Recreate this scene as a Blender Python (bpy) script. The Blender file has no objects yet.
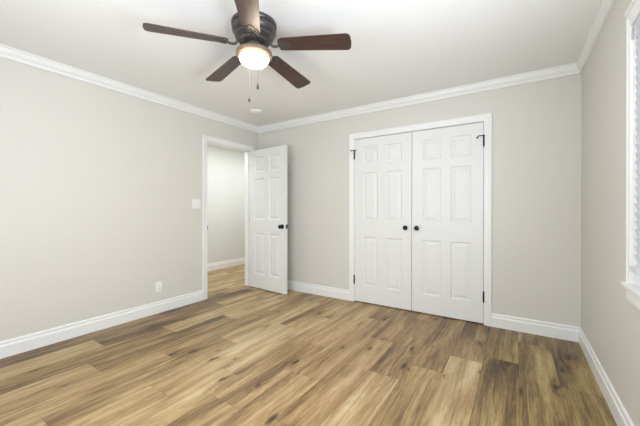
import bpy, bmesh, math, random
from mathutils import Vector, Matrix

# ------------------------------------------------------------------ camera
S = bpy.context.scene
C = S.collection
PI = math.pi
W, D, H = 3.863, 3.95, 2.44            # room: left wall x=0, back wall y=0, front wall y=-D
cam_d = bpy.data.cameras.new('camera')
cam = bpy.data.objects.new('camera', cam_d)
C.objects.link(cam)
cam_d.sensor_width = 36.0
cam_d.lens = 36.0 * 304.539 / 640.0
cam_d.shift_y = -(213.0 - 210.62) / 640.0
cam_d.clip_start = 0.02
cam.location = (3.3899, -3.479, 1.1616)
cam.rotation_euler = (PI / 2 - 0.0032, 0, 0.5738)
S.camera = cam

# ------------------------------------------------------------------ world + light
S.view_settings.view_transform = 'Standard'
S.view_settings.look = 'None'
S.view_settings.gamma = 1.0
S.view_settings.use_curve_mapping = False
S.view_settings.exposure = 0.39

world = bpy.data.worlds.new('sky')
S.world = world
world.use_nodes = True
bg = world.node_tree.nodes['Background']
bg.inputs[0].default_value = (0.86, 0.92, 1.0, 1)
bg.inputs[1].default_value = 1.1


def area_light(name, loc, rot, sx, sy, power, col):
    l = bpy.data.lights.new(name, 'AREA')
    l.shape = 'RECTANGLE'
    l.size, l.size_y = sx, sy
    l.energy = power
    l.color = col
    o = bpy.data.objects.new(name, l)
    o.location = loc
    o.rotation_euler = rot
    C.objects.link(o)
    return o


# added fill lamps at made-up front and side openings, and overhead in the hall
FILL_TINT = (0.90, 0.975, 1.075)
R90 = PI / 2
area_light('front_fill', (2.30, -D - 0.02, 1.42), (R90, 0, 0), 1.8, 1.35, 31, FILL_TINT)  # added fill lamp behind the camera
area_light('side_fill', (W + 0.03, -2.71, 1.42), (R90, 0, R90), 0.96, 1.22, 12, FILL_TINT)  # added fill lamp in the second side opening
area_light('side_fill_up', (W - 0.01, -2.66, 1.15), (R90 + 0.75, 0, R90), 0.90, 0.6, 20, FILL_TINT)  # up-tilted lamp added to brighten the ceiling
area_light('hall_overhead_fill', (-0.55, 0.35, 2.42), (0, 0, 0), 0.6, 3.4, 29, (0.95, 0.98, 1.0))  # unseen overhead lamp added to brighten the hall

# ------------------------------------------------------------------ node helpers


def new_mat(name):
    m = bpy.data.materials.new(name)
    m.use_nodes = True
    nt = m.node_tree
    return m, nt, nt.nodes['Principled BSDF']


class NT:
    def __init__(s, nt):
        s.nt = nt

    def n(s, t, **kw):
        x = s.nt.nodes.new(t)
        for k, v in kw.items():
            setattr(x, k, v)
        return x

    def l(s, a, b):
        s.nt.links.new(a, b)

    def math(s, op, a, b=None, c=None, clamp=False):
        x = s.n('ShaderNodeMath', operation=op, use_clamp=clamp)
        for i, v in enumerate((a, b, c)):
            if v is None:
                continue
            if isinstance(v, (int, float)):
                x.inputs[i].default_value = v
            else:
                s.l(v, x.inputs[i])
        return x.outputs[0]

    def mix(s, fac, a, b, blend='MIX'):
        x = s.n('ShaderNodeMix', data_type='RGBA', blend_type=blend)
        for i, v in ((0, fac), (6, a), (7, b)):
            if isinstance(v, (int, float)):
                x.inputs[i].default_value = v
            elif isinstance(v, tuple):
                x.inputs[i].default_value = (*v, 1) if len(v) == 3 else v
            else:
                s.l(v, x.inputs[i])
        return x.outputs[2]

    def ramp(s, fac, stops):
        x = s.n('ShaderNodeValToRGB')
        e = x.color_ramp.elements
        while len(e) < len(stops):
            e.new(0.5)
        for el, (p, c) in zip(e, stops):
            el.position = p
            el.color = (*c, 1)
        s.l(fac, x.inputs[0])
        return x.outputs[0]

    def noise(s, vec, scale, detail=3, rough=0.5, dist=0.0):
        x = s.n('ShaderNodeTexNoise')
        x.inputs['Scale'].default_value = scale
        x.inputs['Detail'].default_value = detail
        x.inputs['Roughness'].default_value = rough
        x.inputs['Distortion'].default_value = dist
        if vec is not None:
            s.l(vec, x.inputs['Vector'])
        return x.outputs['Fac']

    def xyz(s, x, y, z):
        c = s.n('ShaderNodeCombineXYZ')
        for i, v in enumerate((x, y, z)):
            if isinstance(v, (int, float)):
                c.inputs[i].default_value = v
            else:
                s.l(v, c.inputs[i])
        return c.outputs[0]

    def bump(s, h, strength, dist, bsdf):
        b = s.n('ShaderNodeBump')
        b.inputs['Strength'].default_value = strength
        b.inputs['Distance'].default_value = dist
        s.l(h, b.inputs['Height'])
        s.l(b.outputs[0], bsdf.inputs['Normal'])


def srgb(r, g, b):
    f = lambda c: c / 12.92 if c <= 0.04045 else ((c + 0.055) / 1.055) ** 2.4
    return (f(r / 255), f(g / 255), f(b / 255))


def paint(name, col, rough=0.6, var=0.04, bump=0.0, bscale=250, spec=0.3):
    m, nt, b = new_mat(name)
    t = NT(nt)
    pos = t.n('ShaderNodeNewGeometry').outputs['Position']
    f = t.noise(pos, 1.7, 2)
    dark = tuple(c * (1 - var) for c in col)
    t.l(t.mix(f, dark, col), b.inputs['Base Color'])
    b.inputs['Roughness'].default_value = rough
    b.inputs['Specular IOR Level'].default_value = spec
    if bump:
        t.bump(t.noise(pos, bscale, 2), bump, 0.002, b)
    return m


def metal(name, col, rough, metallic=1.0, var=0.25):
    m, nt, b = new_mat(name)
    t = NT(nt)
    tc = t.n('ShaderNodeTexCoord').outputs['Object']
    f = t.noise(tc, 40, 3)
    t.l(t.mix(f, tuple(c * (1 - var) for c in col), tuple(min(1, c * (1 + var)) for c in col)), b.inputs['Base Color'])
    b.inputs['Roughness'].default_value = rough
    b.inputs['Metallic'].default_value = metallic
    return m


M = {}
M['wall'] = paint('greige_wall_paint', srgb(218, 215, 207), 0.55, 0.03, 0.10, 220)
M['hall_wall'] = paint('pale_hall_paint', srgb(222, 223, 219), 0.6, 0.02, 0.08, 220)
M['ceiling'] = paint('flat_white_ceiling_paint', srgb(243, 243, 241), 0.85, 0.02, 0.12, 160, 0.1)
M['trim'] = paint('white_trim_gloss', srgb(238, 238, 235), 0.32, 0.01, 0, 1, 0.45)
M['plate'] = paint('white_plastic', srgb(240, 240, 236), 0.35, 0.01, 0, 1, 0.45)
def blind_mat():
    m, nt, b = new_mat('white_blind_vinyl')
    t = NT(nt)
    f = t.noise(t.n('ShaderNodeNewGeometry').outputs['Position'], 20, 2)
    t.l(t.mix(f, srgb(240, 240, 242), srgb(246, 246, 247)), b.inputs['Base Color'])
    b.inputs['Roughness'].default_value = 0.45
    tl = t.n('ShaderNodeBsdfTranslucent')
    tl.inputs[0].default_value = (0.96, 0.96, 0.98, 1)
    mx = t.n('ShaderNodeMixShader')
    mx.inputs[0].default_value = 0.65
    t.l(b.outputs[0], mx.inputs[1])
    t.l(tl.outputs[0], mx.inputs[2])
    t.l(mx.outputs[0], nt.nodes['Material Output'].inputs['Surface'])
    return m


M['blind'] = blind_mat()
M['black'] = metal('matte_black_hardware', (0.018, 0.017, 0.016), 0.38, 0.6)
M['nickel'] = metal('satin_nickel', (0.62, 0.60, 0.57), 0.35)
M['bronze'] = metal('oil_rubbed_bronze', (0.095, 0.086, 0.082), 0.34, 0.6)
M['pan'] = metal('aged_bronze_fitter', (0.30, 0.21, 0.145), 0.42, 0.5)
M['chain'] = metal('dull_chain', (0.14, 0.12, 0.10), 0.6, 0.3)
M['dark_slot'] = paint('dark_slot', (0.03, 0.03, 0.03), 0.8, 0.1)


def door_mat():
    m, nt, b = new_mat('white_moulded_door_paint')
    t = NT(nt)
    tc = t.n('ShaderNodeTexCoord').outputs['Object']
    mp = t.n('ShaderNodeMapping')
    mp.inputs['Scale'].default_value = (90, 90, 3.0)
    t.l(tc, mp.inputs[0])
    g = t.noise(mp.outputs[0], 1.0, 4, 0.6, 0.4)
    b.inputs['Base Color'].default_value = (*srgb(231, 231, 228), 1)
    b.inputs['Roughness'].default_value = 0.38
    b.inputs['Specular IOR Level'].default_value = 0.4
    t.bump(g, 0.12, 0.001, b)
    return m


M['door'] = door_mat()


def floor_mat():
    m, nt, b = new_mat('rustic_oak_plank')
    t = NT(nt)
    pos = t.n('ShaderNodeNewGeometry').outputs['Position']
    at = t.n('ShaderNodeAttribute', attribute_name='tone').outputs['Fac']
    sd = t.n('ShaderNodeAttribute', attribute_name='seed').outputs['Fac']
    sep = t.n('ShaderNodeSeparateXYZ')
    t.l(pos, sep.inputs[0])
    X, Y = sep.outputs[0], sep.outputs[1]
    z = t.math('MULTIPLY', sd, 37.0)
    # knots: sparse cells, long along the board
    kv = t.xyz(t.math('ADD', t.math('MULTIPLY', X, 4.6), z), t.math('MULTIPLY', Y, 2.1), 0)
    vor = t.n('ShaderNodeTexVoronoi', feature='F1', voronoi_dimensions='2D')
    vor.inputs['Scale'].default_value = 1.0
    vor.inputs['Randomness'].default_value = 1.0
    wob = t.noise(t.xyz(t.math('MULTIPLY', X, 16), t.math('MULTIPLY', Y, 7), z), 1.0, 3, 0.6)
    kv2 = t.n('ShaderNodeVectorMath', operation='ADD')
    t.l(kv, kv2.inputs[0])
    wv = t.xyz(t.math('MULTIPLY', t.math('SUBTRACT', wob, 0.5), 0.30), t.math('MULTIPLY', t.math('SUBTRACT', wob, 0.5), 0.16), 0)
    t.l(wv, kv2.inputs[1])
    t.l(kv2.outputs[0], vor.inputs['Vector'])
    dist = vor.outputs['Distance']
    sepc = t.n('ShaderNodeSeparateColor')
    t.l(vor.outputs['Color'], sepc.inputs[0])
    ksize = t.math('MULTIPLY', t.math('SUBTRACT', sepc.outputs[0], 0.46, None, True), 0.22)
    knot = t.math('SUBTRACT', 1.0, t.math('DIVIDE', dist, t.math('ADD', ksize, 0.001)), None, True)
    knot = t.math('MULTIPLY', t.math('POWER', knot, 0.40), t.math('GREATER_THAN', ksize, 0.02))
    halo = t.math('SUBTRACT', 1.0, t.math('DIVIDE', dist, t.math('ADD', t.math('MULTIPLY', ksize, 4.2), 0.001)), None, True)
    halo = t.math('MULTIPLY', halo, t.math('GREATER_THAN', ksize, 0.02))
    # grain flows round the knots
    bend = t.math('MULTIPLY', halo, 0.7)
    gx = t.math('ADD', t.math('MULTIPLY', X, 17.0), bend)
    g1 = t.noise(t.xyz(gx, t.math('MULTIPLY', Y, 1.0), z), 1.0, 3, 0.60, 0.8)
    g2 = t.noise(t.xyz(t.math('MULTIPLY', X, 58.0), t.math('MULTIPLY', Y, 7.0), z), 1.0, 3, 0.6, 1.0)
    g3 = t.noise(t.xyz(t.math('MULTIPLY', X, 210.0), t.math('MULTIPLY', Y, 9.0), z), 1.0, 3, 0.6)
    big = t.noise(t.xyz(t.math('MULTIPLY', X, 7.0), t.math('MULTIPLY', Y, 0.9), z), 1.0, 2, 0.5, 0.5)
    # cathedral rings
    wav = t.n('ShaderNodeTexWave', wave_type='BANDS', bands_direction='X')
    wav.inputs['Scale'].default_value = 1.0
    wav.inputs['Distortion'].default_value = 7.0
    wav.inputs['Detail'].default_value = 2.0
    wav.inputs['Detail Scale'].default_value = 0.5
    t.l(t.xyz(t.math('ADD', t.math('MULTIPLY', X, 17.0), t.math('MULTIPLY', halo, 2.0)), t.math('MULTIPLY', Y, 0.85), z), wav.inputs['Vector'])
    at = t.math('MULTIPLY_ADD', t.math('SUBTRACT', at, 0.5), 0.70, 0.50)
    v = t.math('ADD', at, t.math('MULTIPLY', t.math('SUBTRACT', g1, 0.5), 1.0))
    v = t.math('ADD', v, t.math('MULTIPLY', t.math('SUBTRACT', big, 0.5), 0.95))
    v = t.math('ADD', v, t.math('MULTIPLY', t.math('SUBTRACT', g2, 0.5), 0.52))
    v = t.math('ADD', v, t.math('MULTIPLY', t.math('SUBTRACT', g3, 0.5), 0.30))
    v = t.math('ADD', v, t.math('MULTIPLY', t.math('SUBTRACT', wav.outputs['Fac'], 0.5), 0.05))
    v = t.math('MULTIPLY_ADD', t.math('SUBTRACT', v, 0.5), 1.08, 0.50)
    v = t.math('SUBTRACT', v, t.math('MULTIPLY', halo, 0.20), None, True)
    col = t.ramp(v, [(0.0, srgb(72, 52, 36)), (0.25, srgb(119, 92, 61)), (0.5, srgb(161, 131, 90)),
                     (0.72, srgb(186, 158, 117)), (1.0, srgb(208, 186, 149))])
    hue = t.n('ShaderNodeAttribute', attribute_name='hue').outputs['Fac']
    col = t.mix(hue, col, t.mix(1.0, col, (0.93, 1.02, 0.86), 'MULTIPLY'))
    col = t.mix(t.math('MULTIPLY', knot, 0.95), col, srgb(44, 29, 19))
    # dark mineral streaks
    st = t.noise(t.xyz(t.math('MULTIPLY', X, 48.0), t.math('MULTIPLY', Y, 2.4), t.math('ADD', z, 9.0)), 1.0, 3, 0.55, 1.0)
    st = t.math('MULTIPLY', t.math('SUBTRACT', st, 0.60, None, True), 6.0, None, True)
    col = t.mix(t.math('MULTIPLY', st, 0.65), col, srgb(78, 56, 36))
    t.l(col, b.inputs['Base Color'])
    t.l(t.math('ADD', 0.34, t.math('MULTIPLY', g2, 0.14)), b.inputs['Roughness'])
    b.inputs['Specular IOR Level'].default_value = 0.42
    t.bump(t.math('ADD', g2, g3), 0.10, 0.001, b)
    return m


M['floor'] = floor_mat()
mj, ntj, bj = new_mat('plank_joint')
tj = NT(ntj)
tj.l(tj.mix(tj.noise(tj.n('ShaderNodeNewGeometry').outputs['Position'], 30, 2), srgb(84, 62, 42), srgb(104, 79, 54)), bj.inputs['Base Color'])
bj.inputs['Roughness'].default_value = 0.6
M['joint'] = mj


def blade_mat():
    m, nt, b = new_mat('dark_walnut_blade')
    t = NT(nt)
    tc = t.n('ShaderNodeTexCoord').outputs['Object']
    mp = t.n('ShaderNodeMapping')
    mp.inputs['Scale'].default_value = (3.0, 55, 20)
    t.l(tc, mp.inputs[0])
    g = t.noise(mp.outputs[0], 1.0, 5, 0.62, 0.8)
    t.l(t.ramp(g, [(0.3, srgb(40, 25, 22)), (0.5, srgb(62, 40, 34)), (0.7, srgb(86, 59, 50))]), b.inputs['Base Color'])
    b.inputs['Roughness'].default_value = 0.40
    b.inputs['Specular IOR Level'].default_value = 0.7
    return m


M['blade'] = blade_mat()


def bowl_mat():
    m, nt, b = new_mat('lit_frosted_glass')
    t = NT(nt)
    tc = t.n('ShaderNodeTexCoord').outputs['Object']
    f = t.noise(tc, 12, 2)
    sp_ = t.n('ShaderNodeSeparateXYZ')
    t.l(tc, sp_.inputs[0])
    # the bulbs sit low in the bowl: the glass by the fitter is dimmer and warmer
    h = t.n('ShaderNodeMapRange', interpolation_type='SMOOTHSTEP')
    h.inputs['From Min'].default_value = -0.229
    h.inputs['From Max'].default_value = -0.272
    t.l(sp_.outputs[2], h.inputs['Value'])
    t.l(t.mix(h.outputs[0], (1.0, 0.70, 0.42), t.mix(f, (1.0, 0.88, 0.70), (1.0, 0.91, 0.77))), b.inputs['Emission Color'])
    t.l(t.math('MULTIPLY_ADD', h.outputs[0], 50.0, 0.85), b.inputs['Emission Strength'])
    b.inputs['Base Color'].default_value = (0.9, 0.88, 0.84, 1)
    b.inputs['Roughness'].default_value = 0.35
    return m


M['bowl'] = bowl_mat()


def glass_mat():
    m, nt, b = new_mat('window_glass')
    t = NT(nt)
    out = nt.nodes['Material Output']
    tr = t.n('ShaderNodeBsdfTransparent')
    gl = t.n('ShaderNodeBsdfGlossy')
    gl.inputs['Roughness'].default_value = 0.02
    fr = t.n('ShaderNodeFresnel')
    fr.inputs['IOR'].default_value = 1.45
    mx = t.n('ShaderNodeMixShader')
    t.l(fr.outputs[0], mx.inputs[0])
    t.l(tr.outputs[0], mx.inputs[1])
    t.l(gl.outputs[0], mx.inputs[2])
    t.l(mx.outputs[0], out.inputs['Surface'])
    return m


M['glass'] = glass_mat()

# ------------------------------------------------------------------ mesh helpers


def obj(name, bm, mat, parent=None, smooth=False, angle=35):
    bmesh.ops.recalc_face_normals(bm, faces=bm.faces)
    me = bpy.data.meshes.new(name)
    bm.to_mesh(me)
    bm.free()
    for mm in (mat if isinstance(mat, (list, tuple)) else [mat]):
        me.materials.append(mm)
    if smooth:
        for p in me.polygons:
            p.use_smooth = True
        me.set_sharp_from_angle(angle=math.radians(angle))
    o = bpy.data.objects.new(name, me)
    C.objects.link(o)
    if parent:
        o.parent = parent
    return o


def tag(o, label, cat, kind=None, group=None):
    o['label'] = label
    o['category'] = cat
    if kind:
        o['kind'] = kind
    if group:
        o['group'] = group
    return o


def empty(name, loc, rz=0.0):
    o = bpy.data.objects.new(name, None)
    o.empty_display_size = 0.05
    o.location = loc
    o.rotation_euler = (0, 0, rz)
    C.objects.link(o)
    return o


def box(bm, x0, x1, y0, y1, z0, z1, bev=0.0, seg=2):
    mt = Matrix.Translation(((x0 + x1) / 2, (y0 + y1) / 2, (z0 + z1) / 2)) @ Matrix.Diagonal((abs(x1 - x0), abs(y1 - y0), abs(z1 - z0), 1))
    r = bmesh.ops.create_cube(bm, size=1.0, matrix=mt)
    if bev:
        es = {e for v in r['verts'] for e in v.link_edges}
        bmesh.ops.bevel(bm, geom=list(es), offset=bev, segments=seg, profile=0.5, affect='EDGES')


def lathe(bm, prof, n=48, mat4=None, mi=0):
    """prof: list of (r, z) from one end to the other; r==0 closes in a point."""
    rings = []
    for r, z in prof:
        if r < 1e-6:
            rings.append([bm.verts.new((0, 0, z))])
        else:
            rings.append([bm.verts.new((r * math.cos(2 * PI * k / n), r * math.sin(2 * PI * k / n), z)) for k in range(n)])
    for a, b in zip(rings, rings[1:]):
        for k in range(n):
            k2 = (k + 1) % n
            if len(a) == 1 and len(b) == 1:
                continue
            if len(a) == 1:
                f = bm.faces.new((a[0], b[k], b[k2]))
            elif len(b) == 1:
                f = bm.faces.new((a[k], b[0], a[k2]))
            else:
                f = bm.faces.new((a[k], b[k], b[k2], a[k2]))
            f.material_index = mi
    for ring in (rings[0], rings[-1]):
        if len(ring) > 1:
            bm.faces.new(ring)
    if mat4 is not None:
        bmesh.ops.transform(bm, matrix=mat4, verts=[v for r in rings for v in r])


def tube(bm, pts, rad, n=8):
    """closed tube along a polyline; rad a number or one per point"""
    pts = [Vector(p) for p in pts]
    rads = rad if isinstance(rad, (list, tuple)) else [rad] * len(pts)
    rings = []
    up = Vector((0.13, 0.31, 0.94))
    for i, p in enumerate(pts):
        d = (pts[min(i + 1, len(pts) - 1)] - pts[max(i - 1, 0)]).normalized()
        a = d.cross(up)
        if a.length < 1e-3:
            a = d.cross(Vector((1, 0, 0)))
        a.normalize()
        b = d.cross(a)
        rings.append([bm.verts.new(p + (a * math.cos(2 * PI * k / n) + b * math.sin(2 * PI * k / n)) * rads[i]) for k in range(n)])
    for r0, r1 in zip(rings, rings[1:]):
        for k in range(n):
            bm.faces.new((r0[k], r0[(k + 1) % n], r1[(k + 1) % n], r1[k]))
    bm.faces.new(rings[0])
    bm.faces.new(rings[-1])


def prism(bm, outline, z0, z1):
    """outline [(x, y)] extruded in z"""
    a = [bm.verts.new((x, y, z0)) for x, y in outline]
    b = [bm.verts.new((x, y, z1)) for x, y in outline]
    n = len(a)
    for i in range(n):
        bm.faces.new((a[i], a[(i + 1) % n], b[(i + 1) % n], b[i]))
    bm.faces.new(a)
    bm.faces.new(b)


def wall(name, axis, p0, p1, us, zs, holes, mat, label):
    """panel between p0 and p1 along axis, u range us, z range zs, holes [(u0,u1,z0,z1)]"""
    bm = bmesh.new()
    ub = sorted({*us, *[h[0] for h in holes], *[h[1] for h in holes]})
    zb = sorted({*zs, *[h[2] for h in holes], *[h[3] for h in holes]})
    nu, nz = len(ub) - 1, len(zb) - 1

    def solid(i, j):
        if not (0 <= i < nu and 0 <= j < nz):
            return False
        u, z = (ub[i] + ub[i + 1]) / 2, (zb[j] + zb[j + 1]) / 2
        return not any(h[0] < u < h[1] and h[2] < z < h[3] for h in holes)
    cache = {}

    def V(p, u, z):
        k = (p, u, z)
        if k not in cache:
            cache[k] = bm.verts.new((p, u, z) if axis == 0 else (u, p, z))
        return cache[k]
    for i in range(nu):
        for j in range(nz):
            if not solid(i, j):
                continue
            u0, u1, z0, z1 = ub[i], ub[i + 1], zb[j], zb[j + 1]
            for p in (p0, p1):
                bm.faces.new((V(p, u0, z0), V(p, u1, z0), V(p, u1, z1), V(p, u0, z1)))
            for di, dj, (ua, za), (uc, zc) in ((-1, 0, (u0, z0), (u0, z1)), (1, 0, (u1, z0), (u1, z1)),
                                               (0, -1, (u0, z0), (u1, z0)), (0, 1, (u0, z1), (u1, z1))):
                if not solid(i + di, j + dj):
                    bm.faces.new((V(p0, ua, za), V(p0, uc, zc), V(p1, uc, zc), V(p1, ua, za)))
    o = obj(name, bm, mat)
    tag(o, label, 'wall', 'structure')
    return o


def sweep(bm, prof, A, B, inn, ma=0.0, mb=0.0):
    """profile [(out, z)] swept from A to B (xy); inn = unit normal into the room;
    ma/mb: mitre factors (end moves inwards by factor*out)"""
    A, B, inn = Vector(A), Vector(B), Vector(inn)
    d = (B - A).normalized()
    va, vb = [], []
    for o, z in prof:
        pa = A + inn * o + d * (ma * o)
        pb = B + inn * o - d * (mb * o)
        va.append(bm.verts.new((pa.x, pa.y, z)))
        vb.append(bm.verts.new((pb.x, pb.y, z)))
    n = len(prof)
    for i in range(n):
        j = (i + 1) % n
        bm.faces.new((va[i], va[j], vb[j], vb[i]))
    bm.faces.new(va)
    bm.faces.new(vb)


def casing(bm, prof, path, P):
    """door/window casing: prof [(w, t)] (w away from the opening, t out of the wall), swept round a
    path of (u, z, ou, oz) where (ou, oz) is the mitred outward offset; P(u, z, t) -> xyz"""
    rings = [[bm.verts.new(P(u + ou * w, z + oz * w, t)) for w, t in prof] for u, z, ou, oz in path]
    n = len(prof)
    for a, b in zip(rings, rings[1:]):
        for i in range(n):
            j = (i + 1) % n
            bm.faces.new((a[i], a[j], b[j], b[i]))
    bm.faces.new(rings[0])
    bm.faces.new(rings[-1])


# ------------------------------------------------------------------ setting: floor, ceiling, walls
HX = -1.53                                   # hall far wall
RW = 0.2275                                  # plank width
random.seed(11)
bm = bmesh.new()
tone_l = bm.faces.layers.float.new('tone')
seed_l = bm.faces.layers.float.new('seed')
hue_l = bm.faces.layers.float.new('hue')
# boards laid out to match the ones that can be picked out in the photograph: row -> [(front y, tone, hue)...] from the back
spec = {
    -2: [(-1.55, 0.36, 0.8), (-3.1, 0.44, 0.9)],
    -1: [(-0.75, 0.38, 0.7), (-2.2, 0.37, 0.8)],
    -3: [(-0.95, 0.36, 0.9), (-2.4, 0.38, 0.9)],
    0: [(-0.88, 0.34, 0.1), (-2.3, 0.66, 0.3)],
    1: [(-1.19, 0.38, 0.0), (-2.6, 0.60, 0.3)],
    2: [(-0.20, 0.50, 0.0), (-1.44, 0.28, 0.0), (-2.8, 0.68, 0.2)],
    3: [(-0.90, 0.44, 0.0), (-2.2, 0.46, 0.0)],
    4: [(-0.45, 0.38, 0.0), (-1.75, 0.54, 0.0), (-3.0, 0.50, 0.2)],
    5: [(-1.30, 0.56, 0.0), (-2.25, 0.48, 0.1)],
    6: [(-0.70, 0.42, 0.0), (-2.0, 0.62, 0.3)],
    7: [(-1.1, 0.60, 0.2), (-2.4, 0.68, 0.3)],
    8: [(-0.3, 0.50, 0.1), (-1.65, 0.66, 0.3), (-2.9, 0.42, 0.3)],
    9: [(-0.85, 0.54, 0.2), (-2.1, 0.46, 0.3)],
    10: [(-1.25, 0.66, 0.3), (-2.5, 0.24, 0.4)],
    11: [(-0.5, 0.46, 0.2), (-1.8, 0.58, 0.3), (-3.1, 0.30, 0.4)],
    12: [(-1.0, 0.52, 0.3), (-2.3, 0.24, 0.4)],
    13: [(-0.3, 0.46, 0.3), (-1.6, 0.22, 0.4), (-2.9, 0.26, 0.4)],
}
gap = 0.0016
yb, yf = 2.5, -D - 0.1
E0 = 3.175
r = -4
while True:
    x1 = E0 - r * RW
    x0 = x1 - RW
    if x1 < HX - 0.15:
        break
    L = sorted(spec.get(r, []), reverse=True)
    ends = [(yb, None)]
    cuts = []
    y_first = L[0][0] if L else random.uniform(-1.2, 0)
    # boards behind the first listed joint
    ys = [y_first]
    while ys[-1] < yb:
        ys.append(ys[-1] + 1.25)
    boards = []
    for k in range(len(ys) - 1, 0, -1):
        lo, hi = ys[k - 1], min(ys[k], yb)
        if L and k == 1:
            boards.append((lo, hi, L[0][1], L[0][2]))
        else:
            boards.append((lo, hi, random.uniform(0.34, 0.40) if r < 0 else random.uniform(0.48, 0.72), 0.7 if r < 0 else 0.3))
    y = y_first
    for (yy, tn, hu) in L[1:]:
        boards.append((yy, y, tn, hu))
        y = yy
    while y > yf:
        boards.append((y - 1.25, y, random.uniform(0.36, 0.64), 0.3))
        y -= 1.25
    xa, xb_ = max(x0, HX - 0.15) + gap / 2, min(x1, W + 0.13) - gap / 2
    if xb_ - xa > 0.004:
        for (lo, hi, tn, hu) in boards:
            lo = max(lo, yf)
            if hi - lo < 0.01:
                continue
            f = bm.faces.new([bm.verts.new(p) for p in ((xa, lo + gap / 2, 0), (xb_, lo + gap / 2, 0), (xb_, hi - gap / 2, 0), (xa, hi - gap / 2, 0))])
            f[tone_l] = tn
            f[seed_l] = random.random()
            f[hue_l] = hu
    r += 1
n_top = len(bm.faces)
box(bm, HX - 0.15, W + 0.13, yf, yb, -0.12, -0.0012)
bm.faces.ensure_lookup_table()
for i, f in enumerate(bm.faces):
    f.material_index = 0 if i < n_top else 1
fl = obj('floor', bm, [M['floor'], M['joint']])
tag(fl, 'brown oak plank floor running through the empty room and the hall', 'floor', 'structure')

bm = bmesh.new()
box(bm, HX - 0.15, W + 0.13, yf, yb, H, H + 0.1)
tag(obj('ceiling', bm, M['ceiling']), 'flat white ceiling above the room and the fan', 'ceiling', 'structure')

DY0, DY1, DH = -0.944, -0.170, 2.051         # room doorway in the left wall
CX0, CX1 = 1.664, 3.109                      # closet opening in the back wall
WY0, WY1, WZ0, WZ1 = -2.06, -1.419, 0.79, 2.05   # side window
JT = 0.018
wall('wall_left', 0, -0.12, 0, (yf, yb), (0, H), [(DY0 - JT, DY1 + JT, 0, DH + JT)], M['wall'],
     'long greige wall on the left with the hall doorway')
wall('wall_back', 1, 0, 0.12, (0, W), (0, H), [(CX0 - JT, CX1 + JT, 0, DH + JT)], M['wall'],
     'greige wall at the back holding the closet doors')
wall('wall_right', 0, W, W + 0.12, (yf, 0.12), (0, H), [(WY0, WY1, WZ0, WZ1), (-3.20, -2.22, WZ0, WZ1)], M['wall'],  # second hole is an added opening for the side fill lamps
     'greige wall on the right with the window')
wall('wall_front', 1, -D - 0.1, -D, (0, W), (0, H), [(1.25, 3.15, 0.77, 2.13)], M['wall'],
     'wall behind the viewer with wide opening added for a fill lamp')
wall('wall_hall', 0, HX - 0.12, HX, (-1.6, yb), (0, H), [], M['hall_wall'], 'pale hall wall seen through the open doorway')
bm = bmesh.new()
box(bm, HX - 0.12, -0.12, yb, yb + 0.1, 0, H)
tag(obj('wall_hall_end', bm, M['hall_wall']), 'pale end wall of the hall beyond the doorway', 'wall', 'structure')
bm = bmesh.new()
box(bm, HX - 0.12, -0.12, -1.7, -1.6, 0, H)
tag(obj('wall_hall_near', bm, M['hall_wall']), 'pale near end wall of the hall', 'wall', 'structure')
bm = bmesh.new()
box(bm, CX0 - 0.3, CX1 + 0.3, 0.70, 0.75, 0, H)
box(bm, CX0 - 0.35, CX0 - 0.3, 0.12, 0.75, 0, H)
box(bm, CX1 + 0.3, CX1 + 0.35, 0.12, 0.75, 0, H)
tag(obj('wall_closet', bm, M['wall']), 'closet interior wall behind the white double doors', 'wall', 'structure')

# crown moulding and baseboards
CROWN = [(0, H), (0.046, H), (0.046, H - 0.011), (0.037, H - 0.013), (0.037, H - 0.021), (0.033, H - 0.036),
         (0.025, H - 0.050), (0.012, H - 0.062), (0.012, H - 0.068), (0.016, H - 0.070), (0.015, H - 0.087), (0, H - 0.087)]
BASE = [(0, 0), (0.018, 0), (0.018, 0.088), (0.0165, 0.094), (0.012, 0.100), (0.0105, 0.106), (0.012, 0.112),
        (0.0125, 0.119), (0.010, 0.127), (0.005, 0.131), (0, 0.131)]
crowns = [((0, -D), (0, 0), (1, 0), 'white crown moulding along the top of the left wall'),
          ((0, 0), (W, 0), (0, -1), 'white crown moulding along the top of the closet wall'),
          ((W, 0), (W, -D), (-1, 0), 'white crown moulding along the top of the window wall')]
for i, (a, b_, n_, lab) in enumerate(crowns):
    bm = bmesh.new()
    sweep(bm, CROWN, a, b_, n_, 1, 1)
    tag(obj('trim_%d' % (i + 1), bm, M['trim']), lab, 'crown moulding', 'structure')
CW = 0.072


def base(name, segs, lab):
    bm = bmesh.new()
    for s in segs:
        sweep(bm, BASE, *s)
    tag(obj(name, bm, M['trim']), lab, 'baseboard', 'structure')


base('baseboard_left', [((0, -D), (0, DY0 - CW), (1, 0), 1, 0), ((0, DY1 + CW), (0, 0), (1, 0), 0, 1)], 'white baseboard along the left wall up to the doorway')
base('baseboard_back', [((0, 0), (CX0 - CW, 0), (0, -1), 1, 0), ((CX1 + CW, 0), (W, 0), (0, -1), 0, 1)], 'white baseboard on both sides of the closet')
base('baseboard_right', [((W, 0), (W, -D), (-1, 0), 1, 1)], 'white baseboard along the window wall on the right')
base('baseboard_hall', [((HX, -1.6), (HX, yb), (1, 0), 0, 0)], 'white baseboard at the foot of the hall wall')

# casings
CAS = [(0.004, 0), (0.004, 0.010), (0.008, 0.012), (0.014, 0.0115), (0.045, 0.0145), (0.056, 0.018), (0.066, 0.019), (0.070, 0.0175), (CW, 0.014), (CW, 0)]


def door_casing(name, u0, u1, top, P, lab):
    bm = bmesh.new()
    casing(bm, CAS, [(u0, 0.0, -1, 0), (u0, top, -1, 1), (u1, top, 1, 1), (u1, 0.0, 1, 0)], P)
    tag(obj(name, bm, M['trim']), lab, 'door casing', 'structure')


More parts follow.
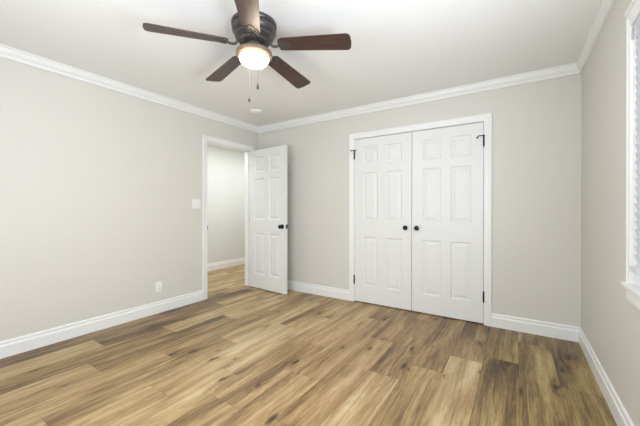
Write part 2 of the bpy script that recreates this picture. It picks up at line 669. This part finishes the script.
door_casing('trim_4', DY0, DY1, DH, lambda u, z, t: (t, u, z), 'white casing around the open hall doorway')
door_casing('trim_5', DY0, DY1, DH, lambda u, z, t: (-0.12 - t, u, z), 'white casing on the hall side of the doorway')
door_casing('trim_6', CX0, CX1, DH, lambda u, z, t: (u, -t, z), 'white casing around the closet double doors')

# jamb linings with stops
bm = bmesh.new()
for (a, b_) in ((DY0 - JT, DY0), (DY1, DY1 + JT)):
    box(bm, -0.12, 0, a, b_, 0, DH)
box(bm, -0.12, 0, DY0 - JT, DY1 + JT, DH, DH + JT)
box(bm, -0.075, -0.040, DY0, DY0 + 0.011, 0, DH)
box(bm, -0.075, -0.040, DY1 - 0.011, DY1, 0, DH)
box(bm, -0.075, -0.040, DY0, DY1, DH - 0.011, DH)
jamb = tag(obj('trim_7', bm, M['trim']), 'white jamb lining inside the hall doorway', 'door jamb', 'structure')
bm = bmesh.new()
box(bm, -0.034, 0.0062, DY0 - 0.001, DY0 + 0.0016, 0.900, 0.960, 0.0007, 1)
box(bm, 0.0045, 0.0145, DY0 - 0.0035, DY0 + 0.0016, 0.908, 0.952, 0.0007, 1)
sp = obj('strike_plate', bm, M['black'], jamb)
sp['label'] = 'dark strike plate'
bm = bmesh.new()
for (a, b_) in ((CX0 - JT, CX0), (CX1, CX1 + JT)):
    box(bm, a, b_, 0, 0.12, 0, DH)
box(bm, CX0 - JT, CX1 + JT, 0, 0.12, DH, DH + JT)
box(bm, CX0, CX1, 0.042, 0.062, DH - 0.012, DH)
tag(obj('trim_8', bm, M['trim']), 'white jamb lining of the closet opening', 'door jamb', 'structure')

# ------------------------------------------------------------------ six panel doors


def six_panel(w, h, th, stile=0.112, mull=0.100):
    """slab from (0,0,0) to (w, th, h); panels moulded into both faces (y=0 and y=th)"""
    pw = (w - 2 * stile - mull) / 2
    xs = [0, stile, stile + pw, stile + pw + mull, w - stile, w]
    k = h / 2.03
    zs = [0]
    for d in (0.205, 0.605, 0.200, 0.597, 0.097, 0.222):
        zs.append(zs[-1] + d * k)
    zs.append(h)
    bm = bmesh.new()
    for y, s in ((0.0, 1.0), (th, -1.0)):
        c = {}

        def V(x, z):
            if (x, z) not in c:
                c[(x, z)] = bm.verts.new((x, y, z))
            return c[(x, z)]
        for i in range(5):
            for j in range(7):
                x0, x1, z0, z1 = xs[i], xs[i + 1], zs[j], zs[j + 1]
                ring = [V(x0, z0), V(x1, z0), V(x1, z1), V(x0, z1)]
                if i in (1, 3) and j in (1, 3, 5):
                    for ins, dep in ((0.005, 0.0035), (0.011, 0.0085), (0.021, 0.0090), (0.026, 0.0080), (0.052, 0.0022)):
                        nr = [bm.verts.new((a, y + s * dep, b)) for a, b in
                              ((x0 + ins, z0 + ins), (x1 - ins, z0 + ins), (x1 - ins, z1 - ins), (x0 + ins, z1 - ins))]
                        for q in range(4):
                            bm.faces.new((ring[q], ring[(q + 1) % 4], nr[(q + 1) % 4], nr[q]))
                        ring = nr
                bm.faces.new(ring)
        if y == 0.0:
            c0 = c
        else:
            per = [(x, 0) for x in xs] + [(w, z) for z in zs[1:]] + [(x, h) for x in xs[::-1][1:]] + [(0, z) for z in zs[::-1][1:-1]]
            for a, b in zip(per, per[1:] + per[:1]):
                bm.faces.new((c0[a], c0[b], c[b], c[a]))
    return bm


KNOB = [(0, 0), (0.031, 0), (0.0325, 0.003), (0.031, 0.007), (0.024, 0.010), (0.013, 0.012), (0.0105, 0.018), (0.0105, 0.028),
        (0.016, 0.033), (0.0245, 0.039), (0.0275, 0.047), (0.0265, 0.055), (0.021, 0.061), (0.011, 0.0645), (0, 0.0655)]
SMALLKNOB = [(0, 0), (0.019, 0), (0.019, 0.003), (0.012, 0.005), (0.009, 0.012), (0.012, 0.017), (0.021, 0.021), (0.0265, 0.027),
             (0.0275, 0.033), (0.024, 0.039), (0.015, 0.043), (0, 0.0445)]


def knob(name, loc, direction, parent, prof, label=None):
    bm = bmesh.new()
    q = Vector((0, 0, 1)).rotation_difference(Vector(direction)).to_matrix().to_4x4()
    lathe(bm, prof, 28, Matrix.Translation(loc) @ q)
    o = obj(name, bm, M['black'], parent, True, 50)
    if label:
        o['label'] = label
    return o


def hinge_bm(x, y, z0, z1, r=0.0065):
    """barrel with five knuckles and ball tips"""
    bm = bmesh.new()
    n = 5
    for k in range(n):
        a = z0 + (z1 - z0) * k / n
        b_ = z0 + (z1 - z0) * (k + 1) / n
        lathe(bm, [(r, a + 0.0006), (r, b_ - 0.0006)], 12, Matrix.Translation((x, y, 0)))
    lathe(bm, [(r * 0.8, z0 - 0.003), (r * 0.8, z1 + 0.003)], 12, Matrix.Translation((x, y, 0)))
    return bm


# closet doors
dw = 0.7165
cz0, ch = 0.012, 2.032
mid = (CX0 + CX1) / 2
for idx, (nm, x0, hx, kx, lab) in enumerate((
        ('door_2', CX0 + 0.003, CX0 - 0.001, mid - 0.0665, 'left leaf of the white six panel closet double doors'),
        ('door_3', CX1 - 0.003 - dw, CX1 + 0.001, mid + 0.0615, 'right leaf of the white six panel closet double doors'))):
    root = obj(nm, six_panel(dw, ch, 0.035), M['door'])
    root.location = (x0, -0.003, cz0)
    tag(root, lab, 'door', 'structure')
    o = knob('knob', (kx - x0, 0.0, 0.955 - cz0), (0, -1, 0), root, SMALLKNOB, 'small round black knob')
    for zc in (1.852, 0.281):
        bm = hinge_bm(hx - x0, -0.0100, zc - 0.052 - cz0, zc + 0.052 - cz0, 0.0078)
        side = 1 if idx == 0 else -1
        # leaf plate peeking beside the barrel
        box(bm, min(hx - x0, hx - x0 + side * 0.006), max(hx - x0, hx - x0 + side * 0.006), -0.009, -0.0005, zc - 0.050 - cz0, zc + 0.050 - cz0)
        hg = obj('hinge', bm, M['black'], root, True, 40)
        hg['label'] = 'black hinge'
        if zc > 1:
            bm = bmesh.new()
            zt = zc + 0.055 - cz0
            X = hx - x0
            if idx == 0:
                tube(bm, [(X - 0.036, -0.026, zt - 0.002), (X - 0.030, -0.026, zt), (X + 0.030, -0.022, zt), (X + 0.034, -0.016, zt)], 0.0048)
                lathe(bm, [(0.0085, 0), (0.0085, 0.006)], 12, Matrix.Translation((X - 0.037, -0.0205, zt)) @ Matrix.Rotation(PI / 2, 4, 'X'))
            else:
                tube(bm, [(X + 0.004, -0.012, zt), (X - 0.020, -0.020, zt + 0.001), (X - 0.040, -0.024, zt), (X - 0.052, -0.024, zt - 0.006), (X - 0.057, -0.022, zt - 0.016)], 0.0048)
                lathe(bm, [(0.0085, 0), (0.0085, 0.006)], 12, Matrix.Translation((X - 0.058, -0.016, zt - 0.018)) @ Matrix.Rotation(PI / 2, 4, 'X'))
            lathe(bm, [(0.0095, zt - 0.006), (0.0095, zt + 0.005)], 12, Matrix.Translation((X, -0.010, 0)))
            st = obj('hinge_stop', bm, M['black'], root, True, 40)
            st['label'] = 'black hinge pin door stop'

# open room door
th = 0.035
dirv = Vector((1, -0.082, 0)).normalized()
rz = math.atan2(dirv.y, dirv.x)
room_door = obj('door_1', six_panel(0.748, 2.026, th), M['door'])
room_door.location = (0.016, -0.2085, 0.012)
room_door.rotation_euler = (0, 0, rz)
tag(room_door, 'white six panel door standing open into the room beside the doorway', 'door', 'structure')
knob('knob', (0.748 - 0.062, 0.0, 0.918), (0, -1, 0), room_door, KNOB, 'round black knob on the near face')
knob('knob', (0.748 - 0.062, th, 0.918), (0, 1, 0), room_door, KNOB, 'round black knob on the far face')
bm = bmesh.new()
box(bm, 0.7465, 0.7495, 0.005, 0.030, 0.890, 0.947, 0.0008, 1)
box(bm, 0.748, 0.758, 0.011, 0.024, 0.910, 0.927, 0.003, 2)
lp = obj('latch', bm, M['black'], room_door)
lp['label'] = 'black latch plate on the door edge'
for zc in (1.80, 1.02, 0.24):
    bm = hinge_bm(-0.008, th * 0.5 + 0.020, zc - 0.045, zc + 0.045, 0.006)
    box(bm, -0.010, 0.0005, 0.004, th * 0.5 + 0.020, zc - 0.044, zc + 0.044)
    hg = obj('hinge', bm, M['nickel'], room_door, True, 40)
    hg['label'] = 'pale satin nickel hinge'

# ------------------------------------------------------------------ side window with blind
win = bmesh.new()
XO = W + 0.12
fd = 0.012
WC = 0.035
WCAS = [(w * WC / CW, t) for w, t in CAS]
# lining of the opening
for (a, b_) in ((WY0, WY0 + fd), (WY1 - fd, WY1)):
    box(win, W - 0.001, XO, a, b_, WZ0, WZ1)
box(win, W - 0.001, XO, WY0, WY1, WZ1 - fd, WZ1)
window = obj('window_1', win, M['trim'])
tag(window, 'white framed window with horizontal blind on the right wall', 'window', 'structure')
iy0, iy1, iz0, iz1 = WY0 + fd, WY1 - fd, WZ0 + 0.012, WZ1 - fd
zm = (iz0 + iz1) / 2
for (za, zb_, xa) in ((iz0, zm + 0.02, W + 0.078), (zm - 0.02, iz1, W + 0.098)):
    bm = bmesh.new()
    sw = 0.042
    box(bm, xa, xa + 0.018, iy0, iy0 + sw, za, zb_)
    box(bm, xa, xa + 0.018, iy1 - sw, iy1, za, zb_)
    box(bm, xa, xa + 0.018, iy0 + sw, iy1 - sw, za, za + sw)
    box(bm, xa, xa + 0.018, iy0 + sw, iy1 - sw, zb_ - sw, zb_)
    sash = obj('sash', bm, M['trim'], window)
    bm = bmesh.new()
    box(bm, xa + 0.007, xa + 0.011, iy0 + sw, iy1 - sw, za + sw, zb_ - sw)
    obj('pane', bm, M['glass'], sash)
# casing (head + sides), head cap, stool, apron
bm = bmesh.new()
PW = lambda u, z, t: (W - t, u, z)
casing(bm, WCAS, [(WY0, WZ0 + 0.012, -1, 0), (WY0, WZ1, -1, 2.0), (WY1, WZ1, 1, 2.0), (WY1, WZ0 + 0.012, 1, 0)], PW)
obj('casing', bm, M['trim'], window)
bm = bmesh.new()
box(bm, W - 0.025, W, WY0 - WC - 0.006, WY1 + WC + 0.006, WZ1 + WC * 2.0, WZ1 + WC * 2.0 + 0.016, 0.004)
obj('head_cap', bm, M['trim'], window)
bm = bmesh.new()
box(bm, W, W + 0.119, WY0, WY1, WZ0 - 0.010, WZ0 + 0.012)
box(bm, W - 0.034, W, WY0 - WC - 0.020, WY1 + WC + 0.020, WZ0 - 0.010, WZ0 + 0.012, 0.005)
obj('sill', bm, M['trim'], window)
bm = bmesh.new()
APR = [(0, WZ0 - 0.080), (0.010, WZ0 - 0.080), (0.016, WZ0 - 0.074), (0.018, WZ0 - 0.060), (0.014, WZ0 - 0.030), (0.011, WZ0 - 0.010), (0, WZ0 - 0.010)]
sweep(bm, APR, (W, WY1 + WC), (W, WY0 - WC), (-1, 0))
obj('apron', bm, M['trim'], window)

# added side and front openings, unseen, framed to hold the fill lamps
bm = bmesh.new()
casing(bm, WCAS, [(-3.20, WZ0, -1, 0), (-3.20, WZ1, -1, 2.0), (-2.22, WZ1, 1, 2.0), (-2.22, WZ0, 1, 0)], PW)
box(bm, W - 0.034, W + 0.119, -3.20 - WC, -2.22 + WC, WZ0 - 0.022, WZ0)
tag(obj('added_window_side', bm, M['trim']), 'white framed opening added on the right wall to hold fill lamps', 'window', 'structure')
bm = bmesh.new()
casing(bm, WCAS, [(1.25, 0.77, -1, 0), (1.25, 2.13, -1, 2.0), (3.15, 2.13, 1, 2.0), (3.15, 0.77, 1, 0)], lambda u, z, t: (u, -D + t, z))
box(bm, 1.25 - WC, 3.15 + WC, -D - 0.099, -D + 0.034, 0.748, 0.77)
tag(obj('added_window_front', bm, M['trim']), 'wide white framed opening added behind the viewer to hold a fill lamp', 'window', 'structure')

blind = empty('window_blind', (W + 0.007, (iy0 + iy1) / 2, iz1))
tag(blind, 'white horizontal slat blind lowered inside the window on the right', 'blind')
bw = (iy1 - iy0) + 0.006
bm = bmesh.new()
box(bm, -0.018, 0.026, -bw / 2, bw / 2, -0.060, -0.002, 0.003)
obj('head_rail', bm, M['blind'], blind)
zbot = 0.880 - iz1
bm = bmesh.new()
z = -0.062
tilt = math.radians(-76)
while z > zbot + 0.035:
    pr = []
    for k in range(7):
        s = -1 + 2 * k / 6
        pr.append((s * 0.025, 0.0028 * (1 - s * s)))
    out = []
    for sx, sz in pr:
        out.append((sx, sz + 0.0013))
    for sx, sz in pr[::-1]:
        out.append((sx, sz - 0.0013))
    va = [bm.verts.new((a * math.cos(tilt) - b * math.sin(tilt), -bw / 2, z + a * math.sin(tilt) + b * math.cos(tilt))) for a, b in out]
    vb = [bm.verts.new((v.co.x, bw / 2, v.co.z)) for v in va]
    nn = len(va)
    for i in range(nn):
        bm.faces.new((va[i], va[(i + 1) % nn], vb[(i + 1) % nn], vb[i]))
    bm.faces.new(va)
    bm.faces.new(vb)
    z -= 0.0405
obj('slats', bm, M['blind'], blind, True, 40)
bm = bmesh.new()
box(bm, -0.025, 0.025, -bw / 2, bw / 2, zbot - 0.010, zbot + 0.012, 0.004)
obj('bottom_rail', bm, M['blind'], blind)
for yy in (-bw / 2 + 0.10, 0.0, bw / 2 - 0.10):
    bm = bmesh.new()
    for xx in (-0.0275, 0.0275):
        tube(bm, [(xx, yy, -0.03), (xx, yy, zbot)], 0.0013, 6)
    zz = -0.062
    obj('ladder_cord', bm, M['blind'], blind)

# ------------------------------------------------------------------ switch plate, outlet, smoke detector
sw = empty('light_switch', (0, -1.106, 1.235))
tag(sw, 'white double light switch plate on the left wall beside the doorway', 'light switch')
bm = bmesh.new()
box(bm, 0, 0.006, -0.058, 0.058, -0.0585, 0.0585, 0.0025)
obj('plate', bm, M['plate'], sw, True)
for yy in (-0.023, 0.023):
    bm = bmesh.new()
    v = [(0.0055, -0.0165, -0.0335), (0.0105, -0.0165, -0.0335), (0.0068, -0.0165, 0.0), (0.0082, -0.0165, 0.0335), (0.0055, -0.0165, 0.0335)]
    a = [bm.verts.new((x, y + yy, z)) for x, y, z in v]
    b_ = [bm.verts.new((x, -y + yy, z)) for x, y, z in v]
    for i in range(5):
        bm.faces.new((a[i], a[(i + 1) % 5], b_[(i + 1) % 5], b_[i]))
    bm.faces.new(a)
    bm.faces.new(b_)
    obj('rocker', bm, M['plate'], sw)
    for zz in (-0.048, 0.048):
        bm = bmesh.new()
        lathe(bm, [(0.0032, 0.0055), (0.0032, 0.0066), (0.0, 0.0072)], 12, Matrix.Translation((0, yy, zz)) @ Matrix.Rotation(PI / 2, 4, 'Y'))
        obj('screw', bm, M['plate'], sw)

ot = empty('wall_outlet', (0, -1.586, 0.292))
tag(ot, 'white duplex power outlet low on the left wall', 'outlet')
bm = bmesh.new()
box(bm, 0, 0.006, -0.036, 0.036, -0.0585, 0.0585, 0.0025)
obj('plate', bm, M['plate'], ot, True)
for zz in (-0.0195, 0.0195):
    bm = bmesh.new()
    outl = []
    for k in range(24):
        a = 2 * PI * k / 24
        outl.append((max(-0.0165, min(0.0165, 0.0185 * math.cos(a))), max(-0.0135, min(0.0135, 0.0165 * math.sin(a)))))
    a_ = [bm.verts.new((0.0055, u, v + zz)) for u, v in outl]
    b_ = [bm.verts.new((0.0085, u, v + zz)) for u, v in outl]
    for i in range(24):
        bm.faces.new((a_[i], a_[(i + 1) % 24], b_[(i + 1) % 24], b_[i]))
    bm.faces.new(a_)
    bm.faces.new(b_)
    rec = obj('receptacle', bm, M['plate'], ot)
    bm = bmesh.new()
    box(bm, 0.0080, 0.0088, -0.0075, -0.0055, zz - 0.001, zz + 0.008)
    box(bm, 0.0080, 0.0088, 0.0055, 0.0075, zz - 0.001, zz + 0.007)
    lathe(bm, [(0.0026, 0.0080), (0.0026, 0.0088)], 12, Matrix.Translation((0, 0, zz - 0.008)) @ Matrix.Rotation(PI / 2, 4, 'Y'))
    obj('slots', bm, M['dark_slot'], rec)['label'] = 'dark plug slots'
bm = bmesh.new()
lathe(bm, [(0.0032, 0.0055), (0.0032, 0.0066), (0.0, 0.0072)], 12, Matrix.Rotation(PI / 2, 4, 'Y'))
obj('screw', bm, M['plate'], ot)

sm = empty('smoke_detector', (0.548, -0.618, H))
tag(sm, 'round white smoke detector on the ceiling near the far left corner', 'smoke detector')
bm = bmesh.new()
lathe(bm, [(0, 0), (0.076, 0), (0.077, -0.003), (0.077, -0.011), (0.073, -0.014), (0.070, -0.014)][:5] + [(0.0, -0.014)], 40)
obj('base', bm, M['plate'], sm, True, 40)
bm = bmesh.new()
lathe(bm, [(0, -0.011), (0.068, -0.011), (0.0685, -0.015), (0.066, -0.021), (0.058, -0.026), (0.040, -0.029), (0.018, -0.030), (0, -0.030)], 40)
cv = obj('cover', bm, M['plate'], sm, True, 40)
bm = bmesh.new()
lathe(bm, [(0, -0.029), (0.012, -0.029), (0.012, -0.0315), (0.009, -0.0325), (0, -0.0325)], 20)
obj('test_button', bm, M['plate'], cv, True, 40)

# ------------------------------------------------------------------ ceiling fan
FX, FY = 1.869, -1.960
fan = empty('ceiling_fan', (FX, FY, H))
tag(fan, 'dark bronze flush mount ceiling fan with five walnut blades and lit bowl light', 'ceiling fan')
bm = bmesh.new()
lathe(bm, [(0, 0), (0.150, 0), (0.153, -0.004), (0.153, -0.020), (0.149, -0.026), (0.143, -0.028), (0.143, -0.036), (0.148, -0.039),
           (0.150, -0.048), (0.148, -0.060), (0.138, -0.074), (0.126, -0.082), (0.126, -0.088), (0.131, -0.091), (0.130, -0.100),
           (0.116, -0.114), (0.095, -0.122), (0.0, -0.123)], 64)
obj('motor_housing', bm, M['bronze'], fan, True, 28)
bm = bmesh.new()                               # rotor flange the irons bolt to, with a ring of vents
lathe(bm, [(0, -0.120), (0.100, -0.120), (0.104, -0.125), (0.102, -0.134), (0.088, -0.141), (0.060, -0.143), (0, -0.143)], 48)
for k in range(20):
    a = 2 * PI * k / 20
    tube(bm, [(0.108 * math.cos(a), 0.108 * math.sin(a), -0.1165), (0.092 * math.cos(a + .12), 0.092 * math.sin(a + .12), -0.1385)], 0.0045, 6)
obj('flywheel', bm, M['bronze'], fan, True, 35)
bm = bmesh.new()
lathe(bm, [(0, -0.140), (0.054, -0.140), (0.060, -0.146), (0.060, -0.172), (0.052, -0.186), (0.046, -0.194), (0, -0.194)], 40)
obj('switch_housing', bm, M['bronze'], fan, True, 30)
bm = bmesh.new()
lathe(bm, [(0, -0.186), (0.050, -0.186), (0.080, -0.188), (0.108, -0.192), (0.120, -0.197), (0.123, -0.204), (0.123, -0.220), (0.120, -0.226),
           (0.105, -0.228), (0, -0.228)], 56)
lk = obj('light_fitter', bm, M['pan'], fan, True, 30)
lk['label'] = 'tan bronze light fitter ring'
bm = bmesh.new()
pr = [(0, -0.2275), (0.102, -0.2275)]
for k in range(1, 15):
    a = PI / 2 * k / 14
    pr.append((0.102 * math.cos(a) ** 0.85 if k < 14 else 0.0, -0.2275 - 0.068 * math.sin(a)))
lathe(bm, pr, 56)
bowl = obj('light_bowl', bm, M['bowl'], fan, True, 60)
bowl['label'] = 'glowing frosted glass bowl'

BZ = 2.293 - H
DROOP = math.radians(3.6)
PITCH = math.radians(12)


def blade_outline():
    pts = []
    r0, r1 = 0.178, 0.664
    w0, w1 = 0.056, 0.071
    c0, c1 = 0.030, 0.026
    # lower side root -> tip, then back
    def corner(cx, cy, rad, a0, a1, n=6):
        return [(cx + rad * math.cos(a0 + (a1 - a0) * k / n), cy + rad * math.sin(a0 + (a1 - a0) * k / n)) for k in range(n + 1)]
    pts += corner(r0 + c0, -w0 + c0, c0, PI, 1.5 * PI)
    pts += corner(r1 - c1, -w1 + c1, c1, -PI / 2, -0.12)
    pts += [(r1 + 0.005, 0)]
    pts += corner(r1 - c1, w1 - c1, c1, 0.12, PI / 2)
    pts += corner(r0 + c0, w0 - c0, c0, PI / 2, PI)
    return pts


def make_blade():
    bm = bmesh.new()
    prism(bm, blade_outline(), -0.003, 0.003)
    es = [e for e in bm.edges if abs(e.verts[0].co.z - e.verts[1].co.z) < 1e-6]
    bmesh.ops.bevel(bm, geom=es, offset=0.0012, segments=1, affect='EDGES')
    return bm


def make_iron():
    """curved arm from the flywheel ending in a leaf-shaped scroll plate under the blade root"""
    bm = bmesh.new()
    leaf = []
    n = 40
    for k in range(n):
        a = 2 * PI * k / n
        rr = 0.040 + 0.006 * math.cos(3 * a) + 0.003 * math.cos(6 * a)
        leaf.append((0.212 + rr * 1.12 * math.cos(a), rr * 1.12 * math.sin(a)))
    prism(bm, leaf, -0.0075, -0.0031)
    # scroll relief
    for s in (-1, 1):
        pts = []
        for k in range(14):
            a = k / 13 * 1.6 * PI
            q = 0.019 * (1 - 0.6 * k / 13)
            pts.append((0.205 + q * math.cos(a) * 1.2, s * (0.018 + q * math.sin(a) * 0.8), -0.0085))
        tube(bm, pts, 0.0028, 6)
    tube(bm, [(0.172, 0, -0.008), (0.19, 0, -0.0095), (0.225, 0, -0.0095), (0.25, 0, -0.008)], [0.004, 0.006, 0.005, 0.002], 6)
    for (bx_, by_) in ((0.188, 0.016), (0.188, -0.016), (0.236, 0.0)):
        lathe(bm, [(0.0045, -0.0075), (0.0045, -0.0098), (0.0, -0.0112)], 10, Matrix.Translation((bx_, by_, 0)))
    return bm


def make_arm():
    bm = bmesh.new()
    for s in (-1, 1):
        tube(bm, [(0.080, s * 0.012, 0.026), (0.098, s * 0.014, 0.024), (0.112, s * 0.014, 0.014), (0.122, s * 0.012, -0.002), (0.136, s * 0.009, -0.010),
                  (0.155, s * 0.006, -0.013), (0.178, s * 0.005, -0.009)], [0.0065, 0.0065, 0.006, 0.006, 0.006, 0.006, 0.005], 8)
    return bm


A0 = 4.159
first = None
for k in range(5):
    a = A0 - k * 2 * PI / 5
    if first is None:
        bl = obj('blade', make_blade(), M['blade'], fan)
        ir = obj('blade_iron', make_iron(), M['bronze'], bl, True, 35)
        ar = obj('blade_arm', make_arm(), M['bronze'], bl, True, 50)
        ir['label'] = 'bronze leaf shaped blade bracket'
        ar['label'] = 'curved bronze arm'
        ar.matrix_local = Matrix.Rotation(-PITCH * -1, 4, 'X')
        first = (bl, ir, ar)
    else:
        bl = first[0].copy()
        C.objects.link(bl)
        for ch in first[1:]:
            c_ = ch.copy()
            C.objects.link(c_)
            c_.parent = bl
    bl.parent = fan
    bl.rotation_mode = 'XYZ'
    bl.matrix_local = Matrix.Translation((0, 0, BZ)) @ Matrix.Rotation(a, 4, 'Z') @ Matrix.Rotation(DROOP, 4, 'Y') @ Matrix.Rotation(-PITCH, 4, 'X')

# pull chains
dc = Vector((cam.location.x - FX, cam.location.y - FY, 0)).normalized()
sd_ = Vector((-dc.y, dc.x, 0))
for (off, side, z0, zend) in ((0.124, 0.022, -0.202, 1.985 - H), (-0.124, -0.036, -0.202, 1.985 - H)):
    p = dc * off + sd_ * side
    base_p = dc * math.copysign(0.112, off) + sd_ * side
    bm = bmesh.new()
    tube(bm, [(base_p.x, base_p.y, z0), (p.x, p.y, z0 - 0.003), (p.x, p.y, z0 - 0.010)], 0.0022, 8)
    nb = int((z0 - 0.010 - zend) / 0.005)
    for i in range(nb):
        zc = z0 - 0.010 - (i + 0.5) * 0.005
        bmesh.ops.create_icosphere(bm, subdivisions=1, radius=0.0011, matrix=Matrix.Translation((p.x, p.y, zc)))
    tube(bm, [(p.x, p.y, z0 - 0.008), (p.x, p.y, zend)], 0.0006, 5)
    ch = obj('pull_chain', bm, M['chain'], fan, True, 60)
    ch['label'] = 'thin pale pull chain'
    bm = bmesh.new()
    lathe(bm, [(0, zend + 0.004), (0.003, zend + 0.003), (0.0035, zend - 0.006), (0.006, zend - 0.016), (0.0092, zend - 0.030), (0.0085, zend - 0.036), (0.004, zend - 0.040), (0, zend - 0.041)],
          16, Matrix.Translation((p.x, p.y, 0)))
    fb = obj('fob', bm, M['bronze'], ch, True, 50)
    fb['label'] = 'dark bronze pull fob'
